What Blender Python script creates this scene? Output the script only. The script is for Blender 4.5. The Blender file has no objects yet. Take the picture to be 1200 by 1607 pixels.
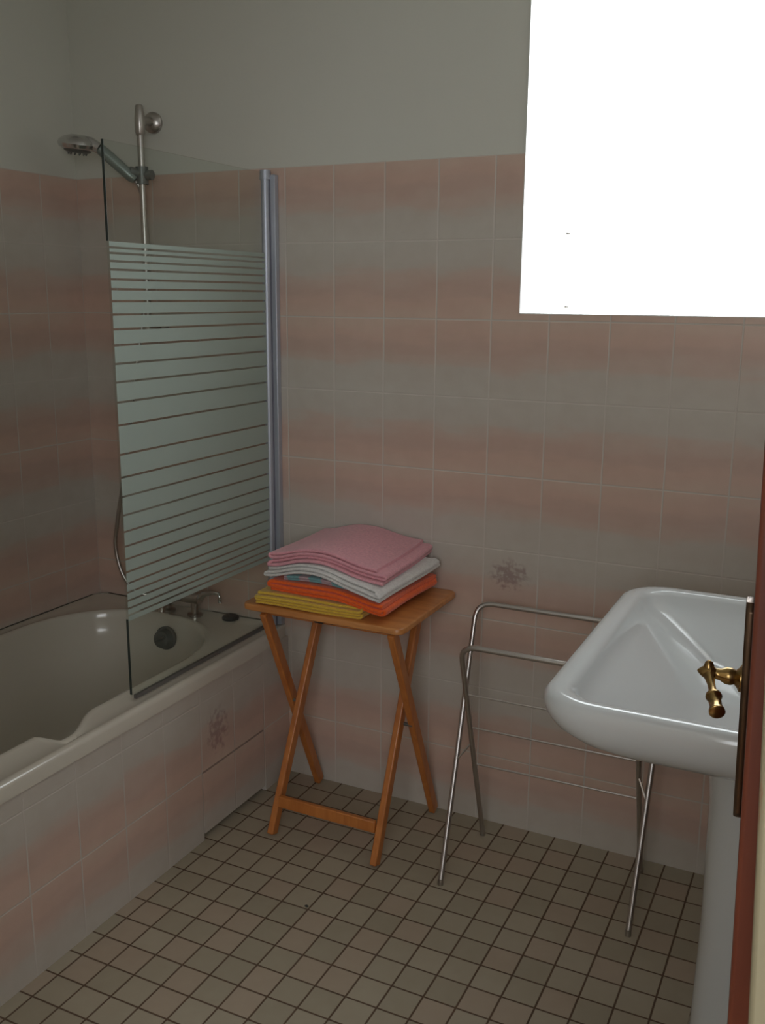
import bpy, bmesh, math, random
from mathutils import Vector, Matrix
random.seed(4)
S = bpy.context.scene
C = S.collection

# ------------------------------------------------------------------ camera
cam_d = bpy.data.cameras.new('camera')
cam = bpy.data.objects.new('camera', cam_d); C.objects.link(cam)
YAW, PIT, ROL = -0.4539, -0.2201, 0.0077
fw = Vector((math.sin(YAW)*math.cos(PIT), math.cos(YAW)*math.cos(PIT), math.sin(PIT)))
ri = Vector((math.cos(YAW), -math.sin(YAW), 0)); up = ri.cross(fw)
r2 = math.cos(ROL)*ri + math.sin(ROL)*up; u2 = -math.sin(ROL)*ri + math.cos(ROL)*up
M = Matrix((r2, u2, -fw)).transposed().to_4x4(); M.translation = Vector((1.2943, -2.3459, 1.4365))
cam.matrix_world = M
cam_d.sensor_fit = 'VERTICAL'; cam_d.sensor_height = 24; cam_d.lens = 24*1517.7/1607
cam_d.clip_start = 0.03
S.camera = cam

# ------------------------------------------------------------------ light
SKY = 7.0
w = bpy.data.worlds.new('sky'); S.world = w; w.use_nodes = True
bg = w.node_tree.nodes['Background']
bg.inputs[0].default_value = (0.95, 0.975, 1.0, 1); bg.inputs[1].default_value = SKY
S.view_settings.view_transform = 'Standard'; S.view_settings.look = 'None'
S.view_settings.gamma = 1; S.view_settings.use_curve_mapping = False
S.view_settings.exposure = -0.28
S.cycles.max_bounces = 10; S.cycles.diffuse_bounces = 6; S.cycles.transparent_max_bounces = 16

def portal(name, loc, rot, sx, sy):
    l = bpy.data.lights.new(name, 'AREA'); l.shape = 'RECTANGLE'; l.size = sx; l.size_y = sy
    l.cycles.is_portal = True
    o = bpy.data.objects.new(name, l); C.objects.link(o); o.location = loc; o.rotation_euler = rot
    return o
portal('bathroom_window_daylight', (0.941, 0.10, 1.777), (math.radians(-90), 0, 0), 0.90, 0.80)
portal('added_hall_opening_light', (2.0, -3.62, 1.775), (math.radians(90), 0, 0), 2.1, 1.25)  # portal for the unseen hall opening, added to brighten the window wall

# ------------------------------------------------------------------ materials
def new_mat(name):
    m = bpy.data.materials.new(name); m.use_nodes = True
    nt = m.node_tree; return m, nt, nt.nodes['Principled BSDF']

def N(nt, t, **kw):
    n = nt.nodes.new(t)
    for k, v in kw.items(): setattr(n, k, v)
    return n

def mth(nt, op, a, b=None, c=None):
    n = N(nt, 'ShaderNodeMath', operation=op)
    for i, v in enumerate((a, b, c)):
        if v is None: continue
        if isinstance(v, (int, float)): n.inputs[i].default_value = v
        else: nt.links.new(v, n.inputs[i])
    return n.outputs[0]

def mixc(nt, f, a, b, mode='MIX'):
    n = N(nt, 'ShaderNodeMix', data_type='RGBA', blend_type=mode)
    for i, v in ((0, f), (6, a), (7, b)):
        if isinstance(v, (int, float)): n.inputs[i].default_value = v
        elif isinstance(v, tuple): n.inputs[i].default_value = (*v, 1) if len(v) == 3 else v
        else: nt.links.new(v, n.inputs[i])
    return n.outputs[2]

def simple(name, col, rough=0.5, metal=0.0, var=0.06, scale=12, bump=0.0, bscale=200, coat=0.0, stretch=(1, 1, 1)):
    m, nt, b = new_mat(name)
    tc = N(nt, 'ShaderNodeTexCoord'); mp = N(nt, 'ShaderNodeMapping'); mp.inputs['Scale'].default_value = stretch
    nt.links.new(tc.outputs['Object'], mp.inputs[0])
    nz = N(nt, 'ShaderNodeTexNoise'); nz.inputs['Scale'].default_value = scale; nz.inputs['Detail'].default_value = 4
    nt.links.new(mp.outputs[0], nz.inputs['Vector'])
    c = mixc(nt, nz.outputs[0], tuple(max(0, x*(1-var)) for x in col), tuple(min(1, x*(1+var)) for x in col))
    nt.links.new(c, b.inputs['Base Color'])
    b.inputs['Roughness'].default_value = rough; b.inputs['Metallic'].default_value = metal
    b.inputs['Coat Weight'].default_value = coat
    if bump:
        n2 = N(nt, 'ShaderNodeTexNoise'); n2.inputs['Scale'].default_value = bscale; n2.inputs['Detail'].default_value = 3
        nt.links.new(mp.outputs[0], n2.inputs['Vector'])
        bp = N(nt, 'ShaderNodeBump'); bp.inputs['Strength'].default_value = bump; bp.inputs['Distance'].default_value = 0.002
        nt.links.new(n2.outputs[0], bp.inputs['Height']); nt.links.new(bp.outputs[0], b.inputs['Normal'])
    return m

ZT, TH, TW = 1.7722, 0.19691, 0.15      # top of the tiling, tile height, tile width

def tile_mat(name, axis, u0, flower=None, shade=1.0):
    m, nt, b = new_mat(name)
    tc = N(nt, 'ShaderNodeTexCoord'); sp = N(nt, 'ShaderNodeSeparateXYZ')
    nt.links.new(tc.outputs['Object'], sp.inputs[0])
    u = sp.outputs[axis]; z = sp.outputs[2]
    uu = mth(nt, 'DIVIDE', mth(nt, 'SUBTRACT', u, u0), TW)
    vv = mth(nt, 'DIVIDE', mth(nt, 'SUBTRACT', ZT, z), TH)
    fu = mth(nt, 'FRACT', mth(nt, 'ADD', uu, 100)); fv = mth(nt, 'FRACT', mth(nt, 'ADD', vv, 100))
    du = mth(nt, 'MULTIPLY', mth(nt, 'MINIMUM', fu, mth(nt, 'SUBTRACT', 1, fu)), TW)
    dv = mth(nt, 'MULTIPLY', mth(nt, 'MINIMUM', fv, mth(nt, 'SUBTRACT', 1, fv)), TH)
    d = mth(nt, 'MINIMUM', du, dv)
    mr = N(nt, 'ShaderNodeMapRange'); mr.inputs[1].default_value = 0.0011; mr.inputs[2].default_value = 0.0026
    nt.links.new(d, mr.inputs[0]); tile = mr.outputs[0]     # 0 grout, 1 tile
    # watercolour bands two tiles high
    t = mth(nt, 'ABSOLUTE', mth(nt, 'SUBTRACT', mth(nt, 'FLOORED_MODULO', mth(nt, 'ADD', vv, 1), 2), 1))
    cx = N(nt, 'ShaderNodeCombineXYZ')
    nt.links.new(mth(nt, 'MULTIPLY', u, 5.0), cx.inputs[0]); nt.links.new(mth(nt, 'MULTIPLY', z, 20.0), cx.inputs[1])
    nt.links.new(mth(nt, 'MULTIPLY', mth(nt, 'FLOOR', uu), 3.7), cx.inputs[2])
    nz = N(nt, 'ShaderNodeTexNoise'); nz.inputs['Scale'].default_value = 1; nz.inputs['Detail'].default_value = 5
    nt.links.new(cx.outputs[0], nz.inputs['Vector'])
    t2 = mth(nt, 'ADD', t, mth(nt, 'MULTIPLY', mth(nt, 'SUBTRACT', nz.outputs[0], 0.5), 0.5))
    cr = N(nt, 'ShaderNodeValToRGB'); cr.color_ramp.interpolation = 'EASE'
    el = cr.color_ramp.elements
    el[0].position = 0.0; el[0].color = (0.56, 0.43, 0.36, 1)
    el[1].position = 1.0; el[1].color = (0.50, 0.475, 0.43, 1)
    for p, c in ((0.20, (0.55, 0.40, 0.335, 1)), (0.36, (0.50, 0.37, 0.315, 1)), (0.52, (0.51, 0.405, 0.35, 1)), (0.70, (0.49, 0.455, 0.41, 1))):
        e = el.new(p); e.color = c
    nt.links.new(t2, cr.inputs[0])
    n2 = N(nt, 'ShaderNodeTexNoise'); n2.inputs['Scale'].default_value = 22; n2.inputs['Detail'].default_value = 6
    nt.links.new(tc.outputs['Object'], n2.inputs['Vector'])
    col = mixc(nt, mth(nt, 'MULTIPLY', n2.outputs[0], 0.35), cr.outputs[0], (0.62*shade, 0.55*shade, 0.47*shade), 'MULTIPLY')
    col = mixc(nt, 1.0, col, (1.14, 1.125, 1.12), 'MULTIPLY')
    if flower:
        fx, fz, rx, rz = flower
        a = mth(nt, 'DIVIDE', mth(nt, 'SUBTRACT', u, fx), rx); c_ = mth(nt, 'DIVIDE', mth(nt, 'SUBTRACT', z, fz), rz)
        rr = mth(nt, 'SQRT', mth(nt, 'ADD', mth(nt, 'MULTIPLY', a, a), mth(nt, 'MULTIPLY', c_, c_)))
        ang = mth(nt, 'ARCTAN2', a, c_)
        pet = mth(nt, 'ADD', mth(nt, 'MULTIPLY', mth(nt, 'COSINE', mth(nt, 'MULTIPLY', ang, 7)), 0.5), 0.5)
        n3 = N(nt, 'ShaderNodeTexNoise'); n3.inputs['Scale'].default_value = 70; n3.inputs['Detail'].default_value = 3
        nt.links.new(tc.outputs['Object'], n3.inputs['Vector'])
        k = mth(nt, 'ADD', mth(nt, 'MULTIPLY', pet, 0.13), mth(nt, 'MULTIPLY', n3.outputs[0], 1.25))
        k = mth(nt, 'SUBTRACT', k, mth(nt, 'MULTIPLY', rr, 0.42))
        mk = N(nt, 'ShaderNodeMapRange'); mk.inputs[1].default_value = 0.33; mk.inputs[2].default_value = 0.62
        nt.links.new(k, mk.inputs[0])
        edge = N(nt, 'ShaderNodeMapRange'); edge.inputs[1].default_value = 1.0; edge.inputs[2].default_value = 0.7
        nt.links.new(rr, edge.inputs[0])
        f = mth(nt, 'MULTIPLY', mth(nt, 'MULTIPLY', mk.outputs[0], edge.outputs[0]), 0.5)
        col = mixc(nt, f, col, (0.19, 0.08, 0.085))
    col = mixc(nt, tile, (0.57, 0.52, 0.47), col)
    nt.links.new(col, b.inputs['Base Color'])
    ro = N(nt, 'ShaderNodeMapRange'); ro.inputs[3].default_value = 0.8; ro.inputs[4].default_value = 0.33
    nt.links.new(tile, ro.inputs[0]); nt.links.new(ro.outputs[0], b.inputs['Roughness'])
    bp = N(nt, 'ShaderNodeBump'); bp.inputs['Strength'].default_value = 0.5; bp.inputs['Distance'].default_value = 0.001
    nt.links.new(tile, bp.inputs['Height']); nt.links.new(bp.outputs[0], b.inputs['Normal'])
    return m

def floor_mat():
    m, nt, b = new_mat('floor_mosaic')
    s, x0, y0 = 0.07318, 0.60627, 0.00918
    tc = N(nt, 'ShaderNodeTexCoord'); sp = N(nt, 'ShaderNodeSeparateXYZ')
    nt.links.new(tc.outputs['Object'], sp.inputs[0])
    uu = mth(nt, 'ADD', mth(nt, 'DIVIDE', mth(nt, 'SUBTRACT', sp.outputs[0], x0), s), 200)
    vv = mth(nt, 'ADD', mth(nt, 'DIVIDE', mth(nt, 'SUBTRACT', sp.outputs[1], y0), s), 200)
    fu = mth(nt, 'FRACT', uu); fv = mth(nt, 'FRACT', vv)
    du = mth(nt, 'MINIMUM', fu, mth(nt, 'SUBTRACT', 1, fu)); dv = mth(nt, 'MINIMUM', fv, mth(nt, 'SUBTRACT', 1, fv))
    d = mth(nt, 'MULTIPLY', mth(nt, 'MINIMUM', du, dv), s)
    mr = N(nt, 'ShaderNodeMapRange'); mr.inputs[1].default_value = 0.0014; mr.inputs[2].default_value = 0.0027
    nt.links.new(d, mr.inputs[0]); tile = mr.outputs[0]
    cx = N(nt, 'ShaderNodeCombineXYZ')
    nt.links.new(mth(nt, 'FLOOR', uu), cx.inputs[0]); nt.links.new(mth(nt, 'FLOOR', vv), cx.inputs[1])
    wn = N(nt, 'ShaderNodeTexWhiteNoise', noise_dimensions='2D'); nt.links.new(cx.outputs[0], wn.inputs['Vector'])
    col = mixc(nt, wn.outputs[0], (0.36, 0.315, 0.235), (0.44, 0.385, 0.295))
    sw = mth(nt, 'GREATER_THAN', wn.outputs[0], 0.78)
    col = mixc(nt, mth(nt, 'MULTIPLY', sw, 0.5), col, (0.40, 0.30, 0.23))
    nz = N(nt, 'ShaderNodeTexNoise'); nz.inputs['Scale'].default_value = 28; nz.inputs['Detail'].default_value = 5
    nt.links.new(tc.outputs['Object'], nz.inputs['Vector'])
    col = mixc(nt, mth(nt, 'MULTIPLY', nz.outputs[0], 0.4), col, (0.7, 0.66, 0.58), 'MULTIPLY')
    n3 = N(nt, 'ShaderNodeTexNoise'); n3.inputs['Scale'].default_value = 9
    nt.links.new(tc.outputs['Object'], n3.inputs['Vector'])
    gr = mixc(nt, n3.outputs[0], (0.085, 0.05, 0.03), (0.13, 0.08, 0.05))
    col = mixc(nt, tile, gr, col)
    nt.links.new(col, b.inputs['Base Color'])
    ro = N(nt, 'ShaderNodeMapRange'); ro.inputs[3].default_value = 0.9; ro.inputs[4].default_value = 0.5
    nt.links.new(tile, ro.inputs[0]); nt.links.new(ro.outputs[0], b.inputs['Roughness'])
    bp = N(nt, 'ShaderNodeBump'); bp.inputs['Strength'].default_value = 0.6; bp.inputs['Distance'].default_value = 0.0015
    nt.links.new(tile, bp.inputs['Height']); nt.links.new(bp.outputs[0], b.inputs['Normal'])
    return m

def glass_mat(name, tint, refl=0.025):
    m, nt, b = new_mat(name); out = nt.nodes['Material Output']; nt.nodes.remove(b)
    tr = N(nt, 'ShaderNodeBsdfTransparent'); tr.inputs[0].default_value = (*tint, 1)
    gl = N(nt, 'ShaderNodeBsdfGlossy'); gl.inputs['Roughness'].default_value = 0.02
    lw = N(nt, 'ShaderNodeLayerWeight'); lw.inputs[0].default_value = 0.5
    fr = mth(nt, 'ADD', mth(nt, 'MULTIPLY', mth(nt, 'POWER', lw.outputs['Facing'], 5), 0.7), refl)
    mx = N(nt, 'ShaderNodeMixShader')
    nt.links.new(fr, mx.inputs[0]); nt.links.new(tr.outputs[0], mx.inputs[1]); nt.links.new(gl.outputs[0], mx.inputs[2])
    nt.links.new(mx.outputs[0], out.inputs[0]); return m

def frost_mat():
    m, nt, b = new_mat('frosted_print'); out = nt.nodes['Material Output']; nt.nodes.remove(b)
    df = N(nt, 'ShaderNodeBsdfDiffuse'); df.inputs[0].default_value = (0.50, 0.58, 0.53, 1)
    tl = N(nt, 'ShaderNodeBsdfTranslucent'); tl.inputs[0].default_value = (0.50, 0.58, 0.53, 1)
    tr = N(nt, 'ShaderNodeBsdfTransparent')
    a = N(nt, 'ShaderNodeMixShader'); a.inputs[0].default_value = 0.28
    nt.links.new(df.outputs[0], a.inputs[1]); nt.links.new(tl.outputs[0], a.inputs[2])
    nz = N(nt, 'ShaderNodeTexNoise'); nz.inputs['Scale'].default_value = 3
    f = mth(nt, 'ADD', mth(nt, 'MULTIPLY', nz.outputs[0], 0.04), 0.12)
    c = N(nt, 'ShaderNodeMixShader')
    nt.links.new(f, c.inputs[0]); nt.links.new(a.outputs[0], c.inputs[1]); nt.links.new(tr.outputs[0], c.inputs[2])
    nt.links.new(c.outputs[0], out.inputs[0]); return m

def towel_mat(name, col, col2=None, wscale=0):
    m, nt, b = new_mat(name)
    tc = N(nt, 'ShaderNodeTexCoord')
    nz = N(nt, 'ShaderNodeTexNoise'); nz.inputs['Scale'].default_value = 160; nz.inputs['Detail'].default_value = 4
    nt.links.new(tc.outputs['Object'], nz.inputs['Vector'])
    c = mixc(nt, nz.outputs[0], tuple(x*0.72 for x in col), tuple(min(1, x*1.2) for x in col))
    if col2:
        wv = N(nt, 'ShaderNodeTexWave'); wv.inputs['Scale'].default_value = wscale; wv.inputs['Distortion'].default_value = 2
        nt.links.new(tc.outputs['Object'], wv.inputs['Vector'])
        g = mth(nt, 'GREATER_THAN', wv.outputs['Fac'], 0.55)
        c = mixc(nt, g, c, col2)
    nt.links.new(c, b.inputs['Base Color']); b.inputs['Roughness'].default_value = 0.95
    b.inputs['Sheen Weight'].default_value = 0.25
    bp = N(nt, 'ShaderNodeBump'); bp.inputs['Strength'].default_value = 0.9; bp.inputs['Distance'].default_value = 0.0018
    nt.links.new(nz.outputs[0], bp.inputs['Height']); nt.links.new(bp.outputs[0], b.inputs['Normal'])
    return m

def wood_mat(name, c1, c2, rough, stretch, coat=0.2):
    m, nt, b = new_mat(name)
    tc = N(nt, 'ShaderNodeTexCoord'); mp = N(nt, 'ShaderNodeMapping'); mp.inputs['Scale'].default_value = stretch
    nt.links.new(tc.outputs['Object'], mp.inputs[0])
    nz = N(nt, 'ShaderNodeTexNoise'); nz.inputs['Scale'].default_value = 6; nz.inputs['Detail'].default_value = 7; nz.inputs['Distortion'].default_value = 0.6
    nt.links.new(mp.outputs[0], nz.inputs['Vector'])
    cr = N(nt, 'ShaderNodeValToRGB'); cr.color_ramp.elements[0].position = 0.3; cr.color_ramp.elements[1].position = 0.7
    cr.color_ramp.elements[0].color = (*c1, 1); cr.color_ramp.elements[1].color = (*c2, 1)
    nt.links.new(nz.outputs[0], cr.inputs[0]); nt.links.new(cr.outputs[0], b.inputs['Base Color'])
    b.inputs['Roughness'].default_value = rough; b.inputs['Coat Weight'].default_value = coat; b.inputs['Coat Roughness'].default_value = 0.3
    return m

def worn_cream():
    m, nt, b = new_mat('worn_cream_paint')
    tc = N(nt, 'ShaderNodeTexCoord'); mp = N(nt, 'ShaderNodeMapping'); mp.inputs['Scale'].default_value = (90, 90, 22)
    nt.links.new(tc.outputs['Object'], mp.inputs[0])
    nz = N(nt, 'ShaderNodeTexNoise'); nz.inputs['Scale'].default_value = 2.2; nz.inputs['Detail'].default_value = 4
    nt.links.new(mp.outputs[0], nz.inputs['Vector'])
    mr = N(nt, 'ShaderNodeMapRange'); mr.inputs[1].default_value = 0.645; mr.inputs[2].default_value = 0.72
    nt.links.new(nz.outputs[0], mr.inputs[0])
    c = mixc(nt, mr.outputs[0], (0.20, 0.175, 0.11), (0.21, 0.075, 0.035))
    nt.links.new(c, b.inputs['Base Color']); b.inputs['Roughness'].default_value = 0.5
    return m

M_TILE_B = tile_mat('wall_tiles_window_side', 0, 0.0, (0.523, 0.722, 0.066, 0.052))
M_TILE_L = tile_mat('wall_tiles_bath_side', 1, 0.0)
M_TILE_P = tile_mat('bath_panel_tiles', 1, -0.14, (-0.365, 0.29, 0.06, 0.085))
M_TILE_R = tile_mat('wall_tiles_basin_side', 1, 0.0)
M_FLOOR = floor_mat()
M_PAINT = simple('wall_paint', (0.62, 0.62, 0.56), 0.9, var=0.03, scale=3, bump=0.15, bscale=90)
M_CEIL = simple('ceiling_paint', (0.80, 0.80, 0.77), 0.9, var=0.02, scale=3)
M_HALL = simple('hall_paint', (0.70, 0.66, 0.58), 0.9, var=0.03, scale=3)
M_HFLOOR = wood_mat('hall_floor_wood', (0.22, 0.12, 0.06), (0.32, 0.19, 0.10), 0.5, (1, 8, 1))
M_ACRYL = simple('bath_enamel', (0.60, 0.56, 0.48), 0.17, var=0.02, scale=4, coat=0.4)
M_CERAM = simple('white_ceramic', (0.66, 0.69, 0.70), 0.09, var=0.01, scale=4, coat=0.5)
M_CHROME = simple('chrome', (0.62, 0.62, 0.62), 0.16, 1.0, var=0.03)
M_STEEL = simple('brushed_steel', (0.50, 0.47, 0.44), 0.30, 1.0, var=0.05)
M_RACK = simple('rack_chrome', (0.58, 0.55, 0.53), 0.34, 1.0, var=0.04)
M_ALU = simple('satin_aluminium', (0.46, 0.49, 0.56), 0.42, 0.55, var=0.03)
M_SEAL = simple('grey_rubber_seal', (0.16, 0.16, 0.20), 0.6, var=0.05)
M_BLACK = simple('black_rubber', (0.02, 0.02, 0.02), 0.5, var=0.1)
M_KNOB = simple('grey_knob', (0.16, 0.17, 0.16), 0.35, 0.5, var=0.1)
M_GLASS = glass_mat('shower_glass', (0.945, 0.965, 0.95))
M_PANE = glass_mat('window_glass', (0.96, 0.98, 0.98))
M_FROST = frost_mat()
M_PINE = wood_mat('varnished_pine', (0.44, 0.165, 0.045), (0.60, 0.26, 0.08), 0.38, (1.2, 9, 9))
M_PINEV = wood_mat('varnished_pine_legs', (0.42, 0.13, 0.028), (0.58, 0.21, 0.05), 0.38, (9, 9, 1.2))
M_DOOR = wood_mat('red_brown_door_wood', (0.10, 0.020, 0.009), (0.17, 0.038, 0.016), 0.5, (8, 8, 0.8), 0.1)
M_CREAM = worn_cream()
M_BRASS = simple('aged_brass', (0.40, 0.26, 0.10), 0.25, 1.0, var=0.25, scale=60)
M_BRONZE = simple('dark_bronze_plate', (0.14, 0.09, 0.06), 0.3, 0.9, var=0.25, scale=50)
M_WHITEPVC = simple('white_window_paint', (0.85, 0.85, 0.84), 0.4, var=0.02)

# ------------------------------------------------------------------ mesh helpers
def obj(name, verts, faces, mat, parent=None, smooth=False, mats=None, fm=None):
    me = bpy.data.meshes.new(name); me.from_pydata([tuple(v) for v in verts], [], faces); me.update()
    for m in (mats or [mat]): me.materials.append(m)
    if fm:
        for p, i in zip(me.polygons, fm): p.material_index = i
    bm = bmesh.new(); bm.from_mesh(me); bmesh.ops.recalc_face_normals(bm, faces=bm.faces); bm.to_mesh(me); bm.free()
    if smooth:
        me.polygons.foreach_set('use_smooth', [True]*len(me.polygons))
        try: me.set_sharp_from_angle(angle=math.radians(smooth if smooth is not True else 50))
        except Exception: pass
    o = bpy.data.objects.new(name, me); C.objects.link(o)
    if parent: o.parent = parent; o.matrix_parent_inverse = parent.matrix_world.inverted()
    return o

class MB:
    def __init__(s): s.v = []; s.f = []; s.m = []
    def add(s, v, f, mi=0):
        b = len(s.v); s.v += [Vector(x) for x in v]; s.f += [tuple(i+b for i in q) for q in f]; s.m += [mi]*len(f)
    def box(s, x0, x1, y0, y1, z0, z1, mi=0, rot=None, ctr=None):
        v = [Vector((x, y, z)) for x in (x0, x1) for y in (y0, y1) for z in (z0, z1)]
        if rot:
            c = Vector(ctr) if ctr else Vector(((x0+x1)/2, (y0+y1)/2, (z0+z1)/2)); v = [c + rot @ (p-c) for p in v]
        s.add(v, [(0, 1, 3, 2), (4, 6, 7, 5), (0, 4, 5, 1), (2, 3, 7, 6), (0, 2, 6, 4), (1, 5, 7, 3)], mi)
    def tube(s, pts, r, n=12, mi=0, caps=True):
        pts = [Vector(p) for p in pts]; rs = r if isinstance(r, (list, tuple)) else [r]*len(pts)
        t0 = (pts[1]-pts[0]).normalized(); a = Vector((0, 0, 1)) if abs(t0.z) < 0.9 else Vector((1, 0, 0))
        nrm = t0.cross(a).normalized(); v = []
        for i, p in enumerate(pts):
            t = ((pts[min(i+1, len(pts)-1)]-pts[i]).normalized() + (pts[i]-pts[max(i-1, 0)]).normalized())
            t = t.normalized() if t.length > 1e-9 else t0
            nrm = (nrm - t*nrm.dot(t)).normalized(); bn = t.cross(nrm)
            for k in range(n):
                an = 2*math.pi*k/n; v.append(p + (nrm*math.cos(an)+bn*math.sin(an))*rs[i])
        f = [(i*n+k, i*n+(k+1) % n, (i+1)*n+(k+1) % n, (i+1)*n+k) for i in range(len(pts)-1) for k in range(n)]
        if caps: f += [tuple(range(n)), tuple(range((len(pts)-1)*n, len(pts)*n))]
        s.add(v, f, mi)
    def beam(s, a, b, wdir, w, t, mi=0):      # rectangular bar from a to b
        a = Vector(a); b = Vector(b); d = (b-a).normalized(); wd = Vector(wdir); wd = (wd-d*wd.dot(d)).normalized(); td = d.cross(wd)
        v = [p + wd*w/2*i + td*t/2*j for p in (a, b) for i, j in ((-1, -1), (1, -1), (1, 1), (-1, 1))]
        s.add(v, [(0, 1, 2, 3), (4, 5, 6, 7), (0, 1, 5, 4), (1, 2, 6, 5), (2, 3, 7, 6), (3, 0, 4, 7)], mi)
    def loft(s, loops, cap0=True, cap1=True, mi=0):
        n = len(loops[0]); v = [p for l in loops for p in l]
        f = [(i*n+k, i*n+(k+1) % n, (i+1)*n+(k+1) % n, (i+1)*n+k) for i in range(len(loops)-1) for k in range(n)]
        if cap0: f.append(tuple(range(n)))
        if cap1: f.append(tuple(range((len(loops)-1)*n, len(loops)*n)))
        s.add(v, f, mi)
    def build(s, name, mat, parent=None, smooth=False, mats=None, bevel=0, seg=2):
        o = obj(name, s.v, s.f, mat, parent, smooth, mats, s.m if mats else None)
        if bevel:
            b = o.modifiers.new('bevel', 'BEVEL'); b.width = bevel; b.segments = seg; b.limit_method = 'ANGLE'; b.angle_limit = math.radians(40)
            o.data.polygons.foreach_set('use_smooth', [True]*len(o.data.polygons))
            try: o.data.set_sharp_from_angle(angle=math.radians(50))
            except Exception: pass
        return o

def lathe(mb, p0, p1, prof, n=20, mi=0):      # prof: (t along 0..1, radius)
    p0 = Vector(p0); p1 = Vector(p1)
    mb.tube([p0.lerp(p1, t) for t, r in prof], [r for t, r in prof], n, mi)

def thing(name, label, cat, loc, group=None):
    o = bpy.data.objects.new(name, None); C.objects.link(o); o.location = loc; o.empty_display_size = 0.05
    o['label'] = label; o['category'] = cat
    if group: o['group'] = group
    bpy.context.view_layer.update()
    return o
def tag(o, label, cat, group=None):
    o['label'] = label; o['category'] = cat
    if group: o['group'] = group
    return o
def struct(o): o['kind'] = 'structure'; return o

# ------------------------------------------------------------------ the room
XL, XR, YB, ZC = -0.885, 1.42, -1.95, 2.50
WX0, WX1, WZ0, WZ1 = 0.522, 1.36, 1.3945, 2.16
m = MB(); m.box(XL-0.1, XR+0.1, YB-0.12, 0.12, -0.1, 0); struct(m.build('floor', M_FLOOR))
m = MB(); m.box(XL-0.1, 3.3, -3.7, 0.25, ZC, ZC+0.1); struct(m.build('ceiling', M_CEIL))
# window wall: painted masonry above, tiling (slot 1) up to ZT
m = MB()
P = 0.004
m.box(XL-0.1, WX0, P, 0.11, ZT, ZC); m.box(WX1, XR+0.1, P, 0.11, ZT, ZC); m.box(WX0, WX1, P, 0.11, WZ1, ZC)
m.box(XL-0.1, WX0, 0, 0.11, 0, ZT, 1); m.box(WX1, XR+0.1, 0, 0.11, 0, ZT, 1); m.box(WX0, WX1, 0, 0.11, 0, WZ0, 1)
struct(m.build('wall_back', None, mats=[M_PAINT, M_TILE_B]))
m = MB(); m.box(XL-0.1, XL-P, YB-0.12, 0.2, ZT, ZC); m.box(XL-0.1, XL, YB-0.12, 0.2, 0, ZT, 1)
struct(m.build('wall_left', None, mats=[M_PAINT, M_TILE_L]))
m = MB(); m.box(XR+P, XR+0.1, YB, 0.2, ZT, ZC); m.box(XR, XR+0.1, YB, 0.2, 0, ZT, 1)
struct(m.build('wall_right', None, mats=[M_PAINT, M_TILE_R]))
DX0, DX1, DZ = 0.52, 1.36, 2.06
m = MB(); m.box(XL, DX0, YB-0.08, YB, 0, ZC); m.box(DX1, 3.3, YB-0.08, YB, 0, ZC); m.box(DX0, DX1, YB-0.08, YB, DZ, ZC)
struct(m.build('wall_front', M_HALL))
# door frame, cream paint worn through to wood
m = MB(); m.box(DX0, DX0+0.025, YB-0.085, YB+0.005, 0, DZ); m.box(DX0, DX1, YB-0.085, YB+0.005, DZ-0.025, DZ)
m.box(DX0-0.06, DX0+0.02, YB-0.10, YB-0.08, 0, DZ+0.05); m.box(DX0, DX1, YB-0.10, YB-0.08, DZ-0.02, DZ+0.05)
xa = lambda z: 1.2778+(1.33-z)*0.045      # the right side of the frame leans a little
for (ya, yb, xr_) in ((YB-0.0799, YB+0.005, 1.36), (YB-0.10, YB-0.0801, 1.40)):
    m.add([(xa(z) if i == 0 else xr_, y, z) for i in (0, 1) for y in (ya, yb) for z in (0, DZ-0.03)], [(0, 1, 3, 2), (4, 6, 7, 5), (0, 4, 5, 1), (2, 3, 7, 6), (0, 2, 6, 4), (1, 5, 7, 3)])
struct(m.build('trim_1', M_CREAM, bevel=0.002))
# hallway behind the camera; its unseen window is added to light the window wall
m = MB(); m.box(-0.3, 3.3, -3.7, YB-0.12, -0.1, 0); struct(m.build('floor_hall', M_HFLOOR))
m = MB(); m.box(-0.4, -0.3, -3.7, YB-0.08, 0, ZC); m.box(3.2, 3.3, -3.7, YB-0.08, 0, ZC)
HX0, HX1, HZ0, HZ1 = 0.95, 3.05, 1.15, 2.4  # added opening, sized for the light it throws into the bathroom
m.box(-0.4, HX0, -3.7, -3.6, 0, ZC); m.box(HX1, 3.3, -3.7, -3.6, 0, ZC); m.box(HX0, HX1, -3.7, -3.6, 0, HZ0); m.box(HX0, HX1, -3.7, -3.6, HZ1, ZC)
struct(m.build('wall_hall', M_HALL))

# window: white frame set outside the reveal, clear pane
m = MB(); y0, y1 = 0.11, 0.15
m.box(WX0-0.06, WX0+0.002, y0, y1, WZ0-0.06, WZ1+0.06); m.box(WX1-0.002, WX1+0.06, y0, y1, WZ0-0.06, WZ1+0.06)
m.box(WX0, WX1, y0, y1, WZ0-0.06, WZ0-0.001); m.box(WX0, WX1, y0, y1, WZ1, WZ1+0.06)
win = struct(m.build('window_1', M_WHITEPVC))
m = MB(); m.box(WX0-0.01, WX1+0.01, 0.125, 0.131, WZ0-0.01, WZ1+0.01); m.build('pane', M_PANE, win)
m = MB(); m.box(WX0, WX0+0.002, -0.0005, 0.11, WZ0, WZ1); m.box(WX0, WX1, -0.0005, 0.11, WZ0, WZ0+0.002); m.build('reveal_lining', M_WHITEPVC, win)
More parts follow.
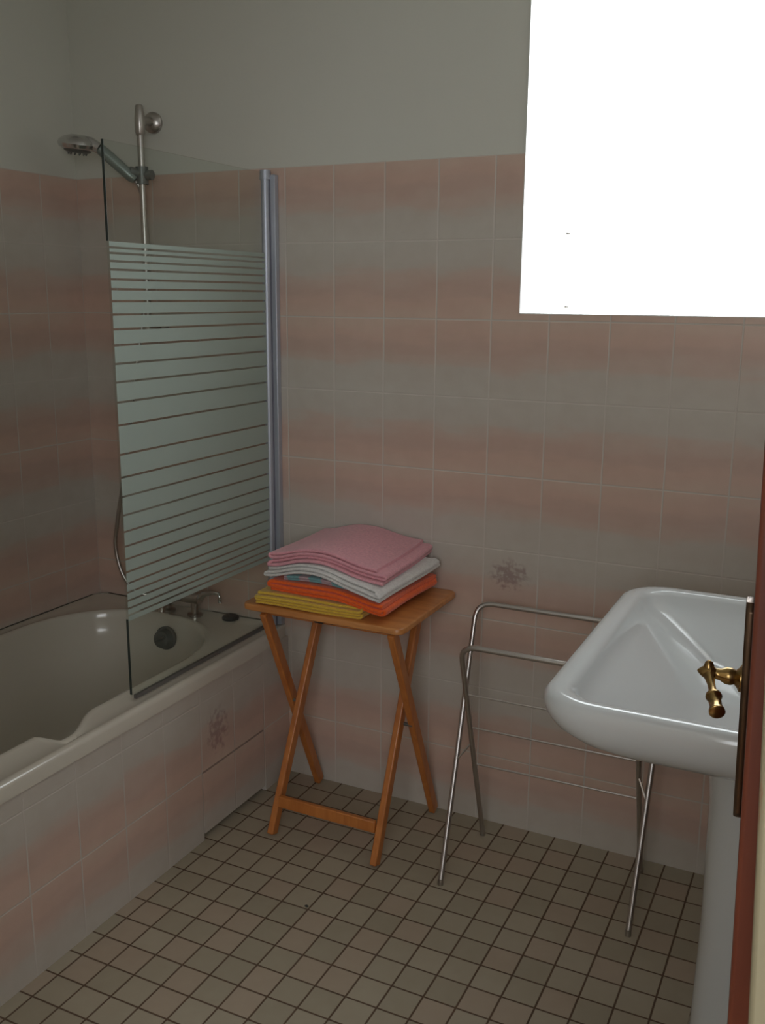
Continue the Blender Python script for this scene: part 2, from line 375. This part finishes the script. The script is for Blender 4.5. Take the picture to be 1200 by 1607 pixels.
# hinge pins of the outside frame, tiny dark dots in the glare
for (hx, hz) in ((0.605, 1.591), (0.609, 1.4115)):
    m = MB(); m.tube([(hx-0.0055, 0.118, hz), (hx+0.004, 0.118, hz)], 0.0024, 8); m.tube([(hx-0.0055, 0.116, hz), (hx-0.002, 0.116, hz)], 0.0036, 8)
    m.build('hinge_pin', M_STEEL, win, smooth=True)
# tiled panel in front of the bath
TX = -0.161
m = MB(); m.box(TX-0.02, TX, -1.70, -0.44, 0, 0.44); m.box(TX-0.02, TX, -0.137, 0, 0, 0.44); m.box(TX-0.02, TX, -0.44, -0.137, 0.199, 0.44)
struct(m.build('wall_bath_front', M_TILE_P))
m = MB(); m.box(XL, TX-0.02, -1.72, -1.70, 0, 0.44); m.box(TX-0.02, TX, -1.72, -1.70, 0, 0.44); struct(m.build('wall_bath_end', M_TILE_P))
m = MB(); m.box(TX-0.018, TX-0.0005, -0.4355, -0.140, 0.017, 0.1925)
tag(m.build('access_panel', M_TILE_P), 'tiled access panel with a dark gap, low in the bath front behind the wooden table', 'panel')

# ------------------------------------------------------------------ bathtub
tub = thing('bathtub', 'cream white built-in bathtub with wide rim along the left wall', 'bathtub', (-0.52, -0.85, 0))
def sstep(a, b, x):
    t = max(0, min(1, (x-a)/(b-a))); return t*t*(3-2*t)
ccx, aa = -0.543, 0.291
def inner_loop(inset, z, notch):
    pts = []; n = 2.35; NA = 28; NS = 170
    a = aa-inset; b = 0.335-inset*1.0
    yf, yn = -0.43, -1.29
    for i in range(NA+1):          # far end, right -> left
        t = math.pi*i/NA; cx_, sy_ = math.cos(t), math.sin(t)
        pts.append(Vector((ccx + a*math.copysign(abs(cx_)**(2/n), cx_), yf + b*abs(sy_)**(2/n), z)))
    for i in range(1, NS): pts.append(Vector((ccx-a, yf+(yn-yf)*i/NS, z)))
    for i in range(NA+1):
        t = math.pi+math.pi*i/NA; cx_, sy_ = math.cos(t), math.sin(t)
        pts.append(Vector((ccx + a*math.copysign(abs(cx_)**(2/n), cx_), yn - b*abs(sy_)**(2/n), z)))
    for i in range(1, NS):
        y = yn+(yf-yn)*i/NS
        k = sstep(-0.725, -0.870, y)*(1-sstep(-0.892, -0.903, y)) - 0.18*sstep(-0.892, -0.903, y)*(1-sstep(-1.1, -1.3, y))
        pts.append(Vector((ccx+a+notch*k, y, z)))
    return pts
def outer_loop(ref, ins, z, r=0.012):
    X0, X1, Y0, Y1 = XL+0.001+ins*0.0, TX+0.004-ins, -1.705+ins, -0.001
    out = []
    for p in ref:                   # radial projection on the rectangle
        c = Vector((ccx, max(-1.29, min(-0.43, p.y)), 0)); d = Vector((p.x-c.x, p.y-c.y, 0))
        if p.y > -0.43 or p.y < -1.29:
            sx = (X1-c.x if d.x > 0 else X0-c.x)/d.x if abs(d.x) > 1e-6 else 1e9
            sy = (Y1-c.y if d.y > 0 else Y0-c.y)/d.y if abs(d.y) > 1e-6 else 1e9
            k = min(sx, sy); q = c + d*k
        else: q = Vector((X1 if d.x > 0 else X0, p.y, 0))
        out.append(Vector((q.x, q.y, z)))
    return out
ref = inner_loop(0, 0, 0)
loops = [outer_loop(ref, 0.0, 0.438), outer_loop(ref, 0.0, 0.466), outer_loop(ref, 0.003, 0.473), outer_loop(ref, 0.010, 0.4765), outer_loop(ref, 0.018, 0.4765),
         outer_loop(ref, 0.024, 0.474)]
base = outer_loop(ref, 0.024, 0.474)
il = inner_loop(-0.022, 0.4735, 0.05)
loops.append([a.lerp(b, 0.5) for a, b in zip(base, il)])
loops += [il, inner_loop(-0.012, 0.4765, 0.054), inner_loop(-0.004, 0.4785, 0.056), inner_loop(0.003, 0.477, 0.056), inner_loop(0.007, 0.470, 0.055), inner_loop(0.010, 0.455, 0.054), inner_loop(0.013, 0.430, 0.050), inner_loop(0.016, 0.420, 0.020), inner_loop(0.02, 0.40, 0.0),
          inner_loop(0.035, 0.30, 0), inner_loop(0.05, 0.20, 0), inner_loop(0.07, 0.14, 0), inner_loop(0.11, 0.105, 0), inner_loop(0.17, 0.095, 0), inner_loop(0.25, 0.09, 0)]
m = MB(); m.loft(loops, False, True); m.build('tub_shell', M_ACRYL, tub, smooth=60)
m = MB(); c0 = Vector((-0.522, -0.118, 0.412)); dn = Vector((0.05, -1, 0.12)).normalized()
lathe(m, c0, c0+dn*0.034, [(0, 0.036), (0.25, 0.036), (0.3, 0.031), (0.7, 0.029), (0.93, 0.026), (1, 0.020)], 28)
m.tube([c0+dn*0.034+Vector((-0.02, 0, -0.008)), c0+dn*0.038, c0+dn*0.034+Vector((0.018, 0, 0.012))], 0.004, 8)
m.build('overflow_knob', M_KNOB, tub, smooth=40)

# bath mixer on the deck
mx = thing('bath_mixer_tap', 'chrome mixer tap on the bath deck at the wall, half hidden by the striped glass', 'tap', (-0.51, -0.05, 0.474))
m = MB()
m.tube([(-0.585, -0.055, 0.530), (-0.44, -0.055, 0.530)], 0.018, 18)
for x in (-0.565, -0.46): lathe(m, (x, -0.055, 0.474), (x, -0.055, 0.53), [(0, 0.024), (0.12, 0.024), (0.18, 0.012), (1, 0.012)], 16)
m.build('tap_body', M_STEEL, mx, smooth=40)
m = MB(); m.tube([(-0.51, -0.055, 0.53), (-0.51, -0.10, 0.535), (-0.512, -0.14, 0.528), (-0.512, -0.15, 0.505)], [0.013, 0.012, 0.011, 0.011], 14)
m.build('spout', M_STEEL, mx, smooth=40)
m = MB(); m.tube([(-0.44, -0.055, 0.533), (-0.425, -0.055, 0.548), (-0.395, -0.055, 0.556), (-0.372, -0.055, 0.556), (-0.366, -0.055, 0.545), (-0.366, -0.055, 0.528)], [0.012, 0.010, 0.007, 0.006, 0.006, 0.006], 12)
m.build('lever', M_CHROME, mx, smooth=40)
m = MB(); lathe(m, (-0.345, -0.033, 0.474), (-0.345, -0.033, 0.486), [(0, 0.025), (0.4, 0.026), (0.8, 0.023), (1, 0.018)], 24)
m.tube([(-0.345, -0.033, 0.486), (-0.345, -0.033, 0.491)], 0.006, 10)
tag(m.build('bath_plug', M_BLACK, smooth=40), 'round black rubber plug lying on the corner of the bath deck', 'plug')

# ------------------------------------------------------------------ shower rail, head and hose
sb = thing('shower_rail', 'vertical chrome shower rail fixed to the wall above the bath taps', 'shower rail', (-0.578, -0.07, 1.3))
m = MB(); m.tube([(-0.578, -0.07, 1.34), (-0.578, -0.07, 1.90)], 0.0095, 16); m.build('rail', M_STEEL, sb, smooth=40)
for z0, z1 in ((1.868, 1.948), (1.315, 1.375)):
    m = MB(); lathe(m, (-0.578, -0.07, z0), (-0.578, -0.07, z1), [(0, 0.0105), (0.08, 0.0135), (0.55, 0.0145), (0.97, 0.0105), (1, 0.009)], 18); m.build('end_cap', M_STEEL, sb, smooth=40)
for z in (1.912, 1.345):
    m = MB(); lathe(m, (-0.586, 0.003, z), (-0.578, -0.062, z), [(0, 0.029), (0.16, 0.029), (0.3, 0.020), (0.34, 0.011), (1, 0.010)], 24); m.build('wall_bracket', M_STEEL, sb, smooth=40)
m = MB(); m.tube([(-0.578, -0.07, 1.738), (-0.578, -0.07, 1.785)], 0.018, 18)
m.tube([(-0.578, -0.07, 1.762), (-0.545, -0.066, 1.762)], [0.012, 0.014], 14)
m.tube([(-0.578, -0.07, 1.765), (-0.600, -0.095, 1.768)], [0.014, 0.017], 14)
m.build('slider', M_KNOB, sb, smooth=40)

sh = thing('hand_shower', 'chrome hand shower with a grey handle, clipped on the rail and tilted over the bath', 'shower head', (-0.61, -0.10, 1.76))
hA = Vector((-0.588, -0.088, 1.748)); hB = Vector((-0.664, -0.140, 1.829)); hC = Vector((-0.722, -0.162, 1.853))
m = MB(); m.tube([hA, hA.lerp(hB, 0.12), hA.lerp(hB, 0.3), hA.lerp(hB, 0.8), hB], [0.011, 0.0155, 0.0155, 0.0165, 0.015], 16); m.build('handle', simple('grey_green_plastic', (0.23, 0.27, 0.25), 0.3, 0.4), sh, smooth=40)
m = MB(); nd = Vector((0.16, -0.06, 0.98)).normalized(); hc = hC - nd*0.012
lathe(m, hc-nd*0.014, hc+nd*0.026, [(0, 0.040), (0.12, 0.050), (0.35, 0.054), (0.6, 0.050), (0.85, 0.036), (1, 0.014)], 32)
m.tube([hB, hB.lerp(hC, 0.4)+Vector((0, 0, 0.004)), hC.lerp(hB, 0.25)], [0.015, 0.017, 0.018], 14)
m.build('head', M_CHROME, sh, smooth=40)
m = MB(); lathe(m, hc-nd*0.022, hc-nd*0.010, [(0, 0.030), (0.3, 0.036), (1, 0.040)], 28)
for k in range(12):
    a = 2*math.pi*k/12; q = hc - nd*0.022 + Vector((math.cos(a), math.sin(a), -0.1*math.cos(a)))*0.024
    m.tube([q, q-nd*0.006], [0.003, 0.002], 6)
m.build('spray_plate', M_KNOB, sh, smooth=40)
hp = [Vector(v) for v in ((-0.588, -0.088, 1.748), (-0.589, -0.060, 1.70), (-0.591, -0.045, 1.5), (-0.612, -0.100, 1.2), (-0.652, -0.11, 0.95), (-0.698, -0.11, 0.76), (-0.7115, -0.11, 0.675), (-0.690, -0.11, 0.59), (-0.645, -0.10, 0.535), (-0.60, -0.07, 0.525), (-0.583, -0.056, 0.53))]
def spline(p, n=10):
    out = []
    for i in range(len(p)-1):
        a, b, c, d = p[max(i-1, 0)], p[i], p[i+1], p[min(i+2, len(p)-1)]
        for k in range(n):
            t = k/n; out.append(0.5*((2*b)+(c-a)*t+(2*a-5*b+4*c-d)*t*t+(3*b-3*c+d-a)*t**3))
    return out+[p[-1]]
m = MB(); hs = spline(hp, 26); m.tube(hs, [0.0066 if i % 2 else 0.0056 for i in range(len(hs))], 10)
tag(m.build('shower_hose', M_STEEL, smooth=True), 'ribbed chrome shower hose hanging in a loop behind the frosted glass', 'hose')

# ------------------------------------------------------------------ glass screen
GX = -0.201
sc = thing('shower_screen', 'hinged glass bath screen with frosted horizontal stripes standing on the bath rim', 'shower screen', (GX, -0.33, 0.48))
m = MB(); m.box(GX-0.003, GX+0.003, -0.653, -0.030, 0.488, 1.757); m.build('glass_panel', M_GLASS, sc)
lines = [1.535, 1.523, 1.506, 1.488, 1.467, 1.446, 1.42, 1.391, 1.359, 1.324, 1.283, 1.242, 1.197, 1.145, 1.078, 1.025, .98, .936, .897, .862, .831, .80, .772, .75, .73, .711, .694]
zs = [1.5475]+lines+[0.680]
m = MB()
for i in range(len(zs)-1):
    ln = 0.0025
    top = zs[i]-(ln if i else 0); bot = zs[i+1]+(ln if i < len(zs)-2 else 0)
    m.box(GX+0.0032, GX+0.0040, -0.6525, -0.034, bot, top)
m.build('frosted_stripes', M_FROST, sc)
M_EDGE = simple('dark_glass_edge', (0.025, 0.035, 0.03), 0.3)
m = MB(); m.box(GX-0.0031, GX+0.0031, -0.6540, -0.6528, 0.494, 0.684); m.build('glass_edge', M_EDGE, sc)
m = MB(); m.box(GX-0.0031, GX+0.0031, -0.6540, -0.6528, 1.548, 1.757); m.build('glass_edge', M_EDGE, sc)
m = MB(); m.box(GX-0.004, GX+0.004, -0.640, -0.020, 0.4785, 0.488); m.build('bottom_strip', simple('dark_bottom_strip', (0.13, 0.12, 0.11), 0.4), sc)  # thin dark strip between the glass and the bath rim
m = MB(); lathe(m, (GX+0.002, -0.024, 0.478), (GX+0.002, -0.024, 1.742), [(0, 0.0115), (1, 0.0115)], 20); m.build('pivot_profile', M_ALU, sc, smooth=40)
m = MB(); m.box(GX-0.010, GX+0.024, -0.012, -0.0005, 0.478, 1.752); m.box(GX+0.013, GX+0.030, -0.020, -0.001, 0.478, 1.752); m.build('wall_profile', M_ALU, sc, bevel=0.002)
m = MB(); m.box(GX+0.0115, GX+0.0155, -0.0245, -0.018, 0.478, 1.74); m.build('profile_gap', M_SEAL, sc)
m = MB(); m.tube([(GX+0.002, -0.022, 1.740), (GX+0.002, -0.022, 1.764)], [0.0155, 0.0145], 18); m.build('top_cap', M_ALU, sc, smooth=40)

# ------------------------------------------------------------------ folding wooden table
tb = thing('folding_table', 'small varnished wooden folding tray table with crossed legs, carrying towels', 'table', (0.15, -0.18, 0))
def rrect(x0, x1, y0, y1, r, z, n=6):
    pts = []
    for cx_, cy_, a0 in ((x1-r, y1-r, 0), (x0+r, y1-r, 90), (x0+r, y0+r, 180), (x1-r, y0+r, 270)):
        for k in range(n+1):
            a = math.radians(a0+90*k/n); pts.append(Vector((cx_+r*math.cos(a), cy_+r*math.sin(a), z)))
    return pts
x0, x1, y0, y1 = -0.078, 0.380, -0.362, -0.006
m = MB(); m.loft([rrect(x0+i, x1-i, y0+i, y1-i, 0.022-i*0.5, z) for i, z in ((0.003, 0.6430), (0, 0.6455), (0, 0.6565), (0.0015, 0.659), (0.004, 0.660))])
m.build('table_top', M_PINE, tb, smooth=40)
def leg(a, b, nm='leg'):
    m = MB(); m.beam(a, b, (1, 0, 0), 0.019, 0.030); return m.build(nm, M_PINEV, tb, bevel=0.004, seg=3)
leg((-0.013, -0.337, 0.004), (0.008, -0.075, 0.632)); leg((0.303, -0.345, 0.004), (0.300, -0.075, 0.632))
leg((-0.046, -0.020, 0.006), (-0.030, -0.325, 0.632)); leg((0.330, -0.022, 0.006), (0.334, -0.318, 0.632))
m = MB(); m.box(0.0, 0.292, -0.325, -0.311, 0.080, 0.113); m.build('stretcher', M_PINEV, tb, bevel=0.003)
m = MB(); m.box(-0.020, 0.325, -0.318, -0.302, 0.622, 0.6435); m.build('top_rail', M_PINEV, tb, bevel=0.003)
m = MB(); m.box(0.0, 0.30, -0.095, -0.075, 0.612, 0.640); m.build('top_rail', M_PINEV, tb, bevel=0.003)
for x in (-0.014, 0.317):
    m = MB(); m.tube([(x-0.016, -0.190, 0.335), (x+0.018, -0.190, 0.335)], 0.005, 12); m.build('pivot_bolt', M_KNOB, tb, smooth=40)
for x in (0.145, 0.150):
    m = MB(); m.box(x-0.012, x+0.012, -0.35, -0.338, 0.636, 0.6445) if x < 0.148 else m.box(x+0.02, x+0.03, -0.34, -0.33, 0.634, 0.6445); m.build('retaining_clip', M_BLACK, tb)

# ------------------------------------------------------------------ folded towels
def towel(name, x0, x1, y0, y1, z0, n, t, mat, label, warp, start='L', open_len=0.0, rot=0.0, gap=1.10, amp=0.002, seed=0, top_in=0.0, top_short=0.0):
    rnd = random.Random(seed)
    s = t*gap; path = []; L = x1-x0
    side = 1 if start == 'L' else -1
    for k in range(n):
        zz = z0 + t/2 + k*s
        j0 = rnd.uniform(0, 0.010); j1 = rnd.uniform(0, 0.010)
        a = x0 + s/2 + (j0 if k else 0); b = x1 - s/2 - (j1 if k < n-1 else top_short)
        xs = [a + (b-a)*i/18 for i in range(19)]
        if (k % 2 == 0) != (side == 1): xs = xs[::-1]
        if k:
            px, pz = path[-1]; d = 1 if ((k-1) % 2 == 0) == (side == 1) else -1
            for q in range(1, 6):
                an = math.pi*q/6; path.append((px*(1-q/6)+xs[0]*q/6 + d*math.sin(an)*s*0.62, pz + s*(1-math.cos(an))/2))
        for x in xs: path.append((x, zz))
    P_ = [Vector((p[0], p[1])) for p in path]; NR = []
    for i, p in enumerate(P_):
        tt = (P_[min(i+1, len(P_)-1)]-P_[max(i-1, 0)]); tt.normalize(); NR.append(Vector((-tt.y, tt.x)))
    lay = [min(n-1, max(0, i//24)) for i in range(len(P_))]
    NY = 24; V, F = [], []; rows = [(0, -0.50, 0.30), (0, -0.36, 0.72), (0, -0.15, 0.93)] + [(j/NY, 0, 0.96) for j in range(NY+1)] + [(1, 0.15, 0.93), (1, 0.36, 0.72), (1, 0.5, 0.3)]
    K = 2*len(P_)
    cx_, cy_ = (x0+x1)/2, (y0+y1)/2; c_, s_ = math.cos(rot), math.sin(rot)
    for v, off, sc_ in rows:
        for pss in (1, -1):
            idx = range(len(P_)) if pss == 1 else range(len(P_)-1, -1, -1)
            for i in idx:
                kk = lay[i]; q = P_[i] + NR[i]*(pss*t/2*sc_)
                un = (P_[i].x-x0)/L
                jy = 0.005*math.sin(kk*2.1+seed) + (top_in if kk == n-1 else 0)
                y = (y0+jy) + (y1-jy-y0-jy)*v + off*t
                x = q.x + 0.003*math.sin(v*5+seed)
                X = cx_+(x-cx_)*c_-(y-cy_)*s_; Y = cy_+(x-cx_)*s_+(y-cy_)*c_
                Z = q.y + warp(un, v) + amp*math.sin(un*8+v*3+kk*1.1+seed)*0.5
                V.append((X, Y, Z))
    for j in range(len(rows)-1):
        for i in range(K): F.append((j*K+i, j*K+(i+1) % K, (j+1)*K+(i+1) % K, (j+1)*K+i))
    H = K//2
    for j in (0, len(rows)-1):
        for i in range(H-1): F.append((j*K+i, j*K+i+1, j*K+K-2-i, j*K+K-1-i))
    o = obj(name, V, F, mat, None, smooth=60)
    return tag(o, label, 'towel', 'folded towels stacked on the wooden table')
def hump(u): return math.sin(math.pi*max(0, min(1, (u-0.02)/0.80)))**2
def g_up(u, v): return 0.013*hump(u) - 0.022*sstep(0.45, 1.05, u)*(1-0.45*v) - 0.010*(1-sstep(0, 0.3, u))
yl = towel('towel', -0.048, 0.262, -0.350, -0.075, 0.6612, 4, 0.0080, towel_mat('mustard_terry', (0.70, 0.45, 0.05)),
      'mustard yellow folded towel, lowest of the stack, lying on the table top', lambda u, v: 0.0015*math.sin(u*6.2), 'L', rot=0.02, seed=1, amp=0.001)
m = MB(); m.box(-0.062, -0.047, -0.205, -0.195, 0.684, 0.698); m.build('care_tag', M_BLACK, yl)
towel('towel', -0.004, 0.332, -0.345, -0.045, 0.6975, 3, 0.0100, towel_mat('orange_terry', (0.86, 0.12, 0.012)),
      'bright orange folded towel between the yellow one and the white one', lambda u, v: -0.020*sstep(0.55, 1.0, u)+0.001, 'L', rot=-0.03, seed=2, amp=0.0012)
towel('towel', 0.035, 0.225, -0.335, -0.06, 0.7315, 2, 0.0065, towel_mat('teal_print', (0.17, 0.36, 0.38), (0.42, 0.30, 0.32), 5),
      'thin teal and pink patterned towel squeezed above the orange one', lambda u, v: 0.006*math.sin(math.pi*u)-0.002, 'L', rot=-0.02, seed=3, amp=0.0005)
towel('towel', -0.008, 0.335, -0.345, -0.035, 0.7445, 3, 0.0068, towel_mat('white_terry', (0.66, 0.64, 0.62)),
      'white folded towel just under the pink one, its corner pointing down', lambda u, v: g_up(u, v)-0.006*sstep(0.8, 1, u)*(1-v), 'R', rot=-0.06, seed=4, top_in=0.006, top_short=0.02, amp=0.0012)
towel('towel', -0.018, 0.318, -0.318, -0.015, 0.7685, 4, 0.0080, towel_mat('pink_terry', (0.72, 0.33, 0.38)),
      'pink terry towel folded on top of the stack', g_up, 'R', rot=0.03, seed=5, top_in=0.010, top_short=0.028, amp=0.0012)

# ------------------------------------------------------------------ towel airer
rk = thing('towel_rack', 'folding chrome tube towel rack standing by the wall beside the basin', 'towel rack', (0.71, -0.20, 0))
def uframe(foot1, top1, top2, foot2, r, rc=0.045):
    f1, t1, t2, f2 = map(Vector, (foot1, top1, top2, foot2)); pts = [f1]
    for a, c, b in ((f1, t1, t2), (t1, t2, f2)):
        pa = c+(a-c).normalized()*rc; pb = c+(b-c).normalized()*rc
        for k in range(9):
            t = k/8; pts.append(pa*(1-t)**2+c*2*t*(1-t)+pb*t*t)
    pts.append(f2); m = MB(); m.tube(pts, r, 14); return m
A = ((0.485, -0.340, 0.008), (0.462, -0.075, 0.660), (0.955, -0.075, 0.660), (0.948, -0.328, 0.008))
B = ((0.499, -0.077, 0.008), (0.520, -0.335, 0.636), (0.930, -0.335, 0.636), (0.921, -0.059, 0.008))
uframe(*A, 0.0068).build('tall_frame', M_RACK, rk, smooth=True)
uframe(*B, 0.0068).build('low_frame', M_RACK, rk, smooth=True)
def onframe(Fr, z):
    f1, t1, t2, f2 = map(Vector, Fr); return f1.lerp(t1, (z-f1.z)/(t1.z-f1.z)), f2.lerp(t2, (z-f2.z)/(t2.z-f2.z))
for z in (0.262, 0.385, 0.49):
    a, b = onframe(B, z); m = MB(); m.tube([a, b], 0.0026, 8); m.build('crossbar', M_RACK, rk, smooth=True)
for i in (0, 1):
    a = onframe(A, 0.285)[i]; b = onframe(B, 0.335)[i]; m = MB(); m.beam(a, b, (1, 0, 0), 0.003, 0.010); m.build('brace', M_STEEL, rk)
for Fr in (A, B):
    for k in (0, 3):
        q = Vector(Fr[k]); m = MB(); m.tube([(q.x, q.y, 0.0005), (q.x, q.y, 0.016)], [0.0074, 0.0072], 12); m.build('foot_cap', M_STEEL, rk, smooth=40)

# ------------------------------------------------------------------ wash basin
bs = thing('wash_basin', 'white ceramic pedestal wash basin on the right, in front of the door edge', 'basin', (1.2, -0.62, 0))
def bloop(x0, x1, y0, y1, r, z, rb=None): 
    pts = []; n = 10
    rb = r if rb is None else rb
    for cx_, cy_, a0, rr in ((x1, y1, 0, 0.001), (x0, y1, 90, rb), (x0, y0, 180, r), (x1, y0, 270, 0.001)):
        sx = -1 if a0 in (0, 270) else 1; sy = -1 if a0 in (0, 90) else 1
        ox, oy = cx_+sx*rr, cy_+sy*rr
        for k in range(n+1):
            a = math.radians(a0+90*k/n); pts.append(Vector((ox+rr*math.cos(a), oy+rr*math.sin(a), z)))
    return resample(pts, 160)
def resample(pts, n):
    L = [0]; q = pts+[pts[0]]
    for a, b in zip(q, q[1:]): L.append(L[-1]+(b-a).length)
    out = []; j = 0
    for i in range(n):
        t = L[-1]*i/n
        while L[j+1] < t: j += 1
        out.append(q[j].lerp(q[j+1], (t-L[j])/max(1e-9, L[j+1]-L[j])))
    return out
XW = XR-0.002
Lp = [bloop(1.05, XW, -0.82, -0.42, 0.10, 0.685), bloop(0.98, XW, -0.89, -0.34, 0.11, 0.715), bloop(0.935, XW, -0.935, -0.300, 0.11, 0.738), bloop(0.910, XW, -0.957, -0.280, 0.105, 0.753),
      bloop(0.894, XW, -0.970, -0.268, 0.10, 0.770), bloop(0.886, XW, -0.977, -0.262, 0.096, 0.788), bloop(0.884, XW, -0.979, -0.260, 0.092, 0.804), bloop(0.887, XW, -0.977, -0.262, 0.088, 0.816),
      bloop(0.894, XW, -0.972, -0.268, 0.084, 0.824), bloop(0.903, XW-0.01, -0.964, -0.276, 0.078, 0.827), bloop(0.915, XW-0.08, -0.953, -0.287, 0.070, 0.827), bloop(0.926, XW-0.11, -0.943, -0.298, 0.062, 0.8235),
      bloop(0.932, XW-0.112, -0.938, -0.304, 0.058, 0.816), bloop(0.938, XW-0.115, -0.933, -0.310, 0.055, 0.802), bloop(0.958, XW-0.12, -0.918, -0.325, 0.052, 0.786), bloop(1.01, XW-0.13, -0.885, -0.355, 0.045, 0.757), bloop(1.07, XW-0.14, -0.845, -0.392, 0.036, 0.724),
      bloop(1.088, XW-0.145, -0.833, -0.403, 0.032, 0.715), bloop(1.105, XW-0.15, -0.82, -0.415, 0.028, 0.711), bloop(1.18, XW-0.19, -0.70, -0.54, 0.02, 0.703)]
m = MB(); m.loft(Lp); bo = m.build('bowl', M_CERAM, bs, smooth=70)
m = MB()
def ploop(z, r, dx=0.0): 
    pts = []
    for k in range(40):
        a = 2*math.pi*k/40; x = math.cos(a); y = math.sin(a)
        pts.append(Vector((1.225+dx + r*1.02*math.copysign(abs(x)**0.8, x), -0.60 + r*math.copysign(abs(y)**0.8, y), z)))
    return pts
m.loft([ploop(0.001, 0.104), ploop(0.03, 0.104), ploop(0.06, 0.097), ploop(0.3, 0.094), ploop(0.55, 0.098), ploop(0.66, 0.11), ploop(0.672, 0.112)])
m.build('pedestal', M_CERAM, bs, smooth=50)
m = MB(); lathe(m, (1.25, -0.62, 0.7035), (1.25, -0.62, 0.7085), [(0, 0.022), (1, 0.020)], 20)
m.build('drain', M_CHROME, bs, smooth=40)
tp = thing('basin_tap', 'chrome basin mixer tap on the wall side of the wash basin, behind the door edge', 'tap', (1.37, -0.62, 0.829))
m = MB(); m.tube([(1.365, -0.62, 0.826), (1.365, -0.62, 0.92)], [0.024, 0.020], 18); m.tube([(1.365, -0.62, 0.87), (1.27, -0.62, 0.89), (1.245, -0.62, 0.875)], [0.014, 0.012, 0.011], 14); m.build('tap_body', M_CHROME, tp, smooth=40)
m = MB(); m.tube([(1.365, -0.62, 0.915), (1.36, -0.62, 0.935), (1.31, -0.62, 0.955)], [0.019, 0.015, 0.006], 12); m.build('lever', M_CHROME, tp, smooth=40)

# ------------------------------------------------------------------ door leaf, opened into the room
dr = bpy.data.objects.new('door_1', None); C.objects.link(dr); dr.location = (1.302, -1.935, 0); struct(dr)
dv = Vector((-0.0586, 0.735, 0)); dang = math.atan2(dv.x, dv.y)
dr.rotation_euler = (0, math.radians(-1.6), -dang); bpy.context.view_layer.update()
W = dv.length
def dbuild(m, name, mat, **k):
    m.v = [dr.matrix_world @ v for v in m.v]; return m.build(name, mat, dr, **k)
# local: y along the leaf from the hinge, x=0 left face, thickness towards +x
m = MB(); m.box(0, 0.038, 0, W, 0.008, 2.03); dbuild(m, 'door_leaf', M_DOOR, bevel=0.002)
yp = W-0.085; ZO = 1.0
m = MB(); 
for (a, b, c, d) in ((-0.007, 0.0, 0.018, 0.0),): pass
m.loft([[Vector((x, yp+u*wd, 1.000+v*0.124)) for u, v in ((-1, -0.93), (-0.6, -1), (0.6, -1), (1, -0.93), (1, 0.93), (0.6, 1), (-0.6, 1), (-1, 0.93))] for x, wd in ((0, 0.020), (-0.005, 0.020), (-0.008, 0.017))])
dbuild(m, 'lock_plate', M_BRONZE, bevel=0.001)
zh = 1.034
hd = []
m = MB()
ex, ez = -0.042, zh+0.003
lathe(m, (-0.006, yp, zh), (ex, yp, ez), [(0, 0.015), (0.10, 0.015), (0.16, 0.011), (0.24, 0.008), (0.34, 0.0095), (0.5, 0.0095), (0.66, 0.0065), (0.80, 0.006), (0.9, 0.0085), (1.0, 0.0085)], 22)
lathe(m, (ex+0.002, yp, ez), (ex-0.012, yp, ez+0.001), [(0, 0.009), (0.35, 0.008), (0.7, 0.005), (1, 0.001)], 20)
lathe(m, (ex, yp, ez+0.004), (ex, yp, ez+0.014), [(0, 0.006), (0.4, 0.0055), (0.8, 0.004), (1, 0.001)], 16)
lathe(m, (ex, yp, ez), (ex+0.013, yp-0.064, ez-0.019), [(0, 0.008), (0.1, 0.006), (0.3, 0.0042), (0.52, 0.0042), (0.56, 0.0052), (0.58, 0.0082), (0.62, 0.0086), (0.66, 0.0068), (0.90, 0.0064), (0.94, 0.0082), (0.99, 0.0084), (1, 0.0075)], 22)
dbuild(m, 'door_handle', M_BRASS, smooth=40)

m = MB(); m.loft([[Vector((0.232+r_*math.cos(a*math.pi/4), -0.568+r_*0.7*math.sin(a*math.pi/4), z)) for a in range(8)] for r_, z in ((0.0045, 0.0004), (0.0055, 0.002), (0.003, 0.004))])
tag(m.build('crumb', M_BLACK, smooth=40), 'tiny dark crumb on the tiled floor in front of the wooden table', 'crumb')
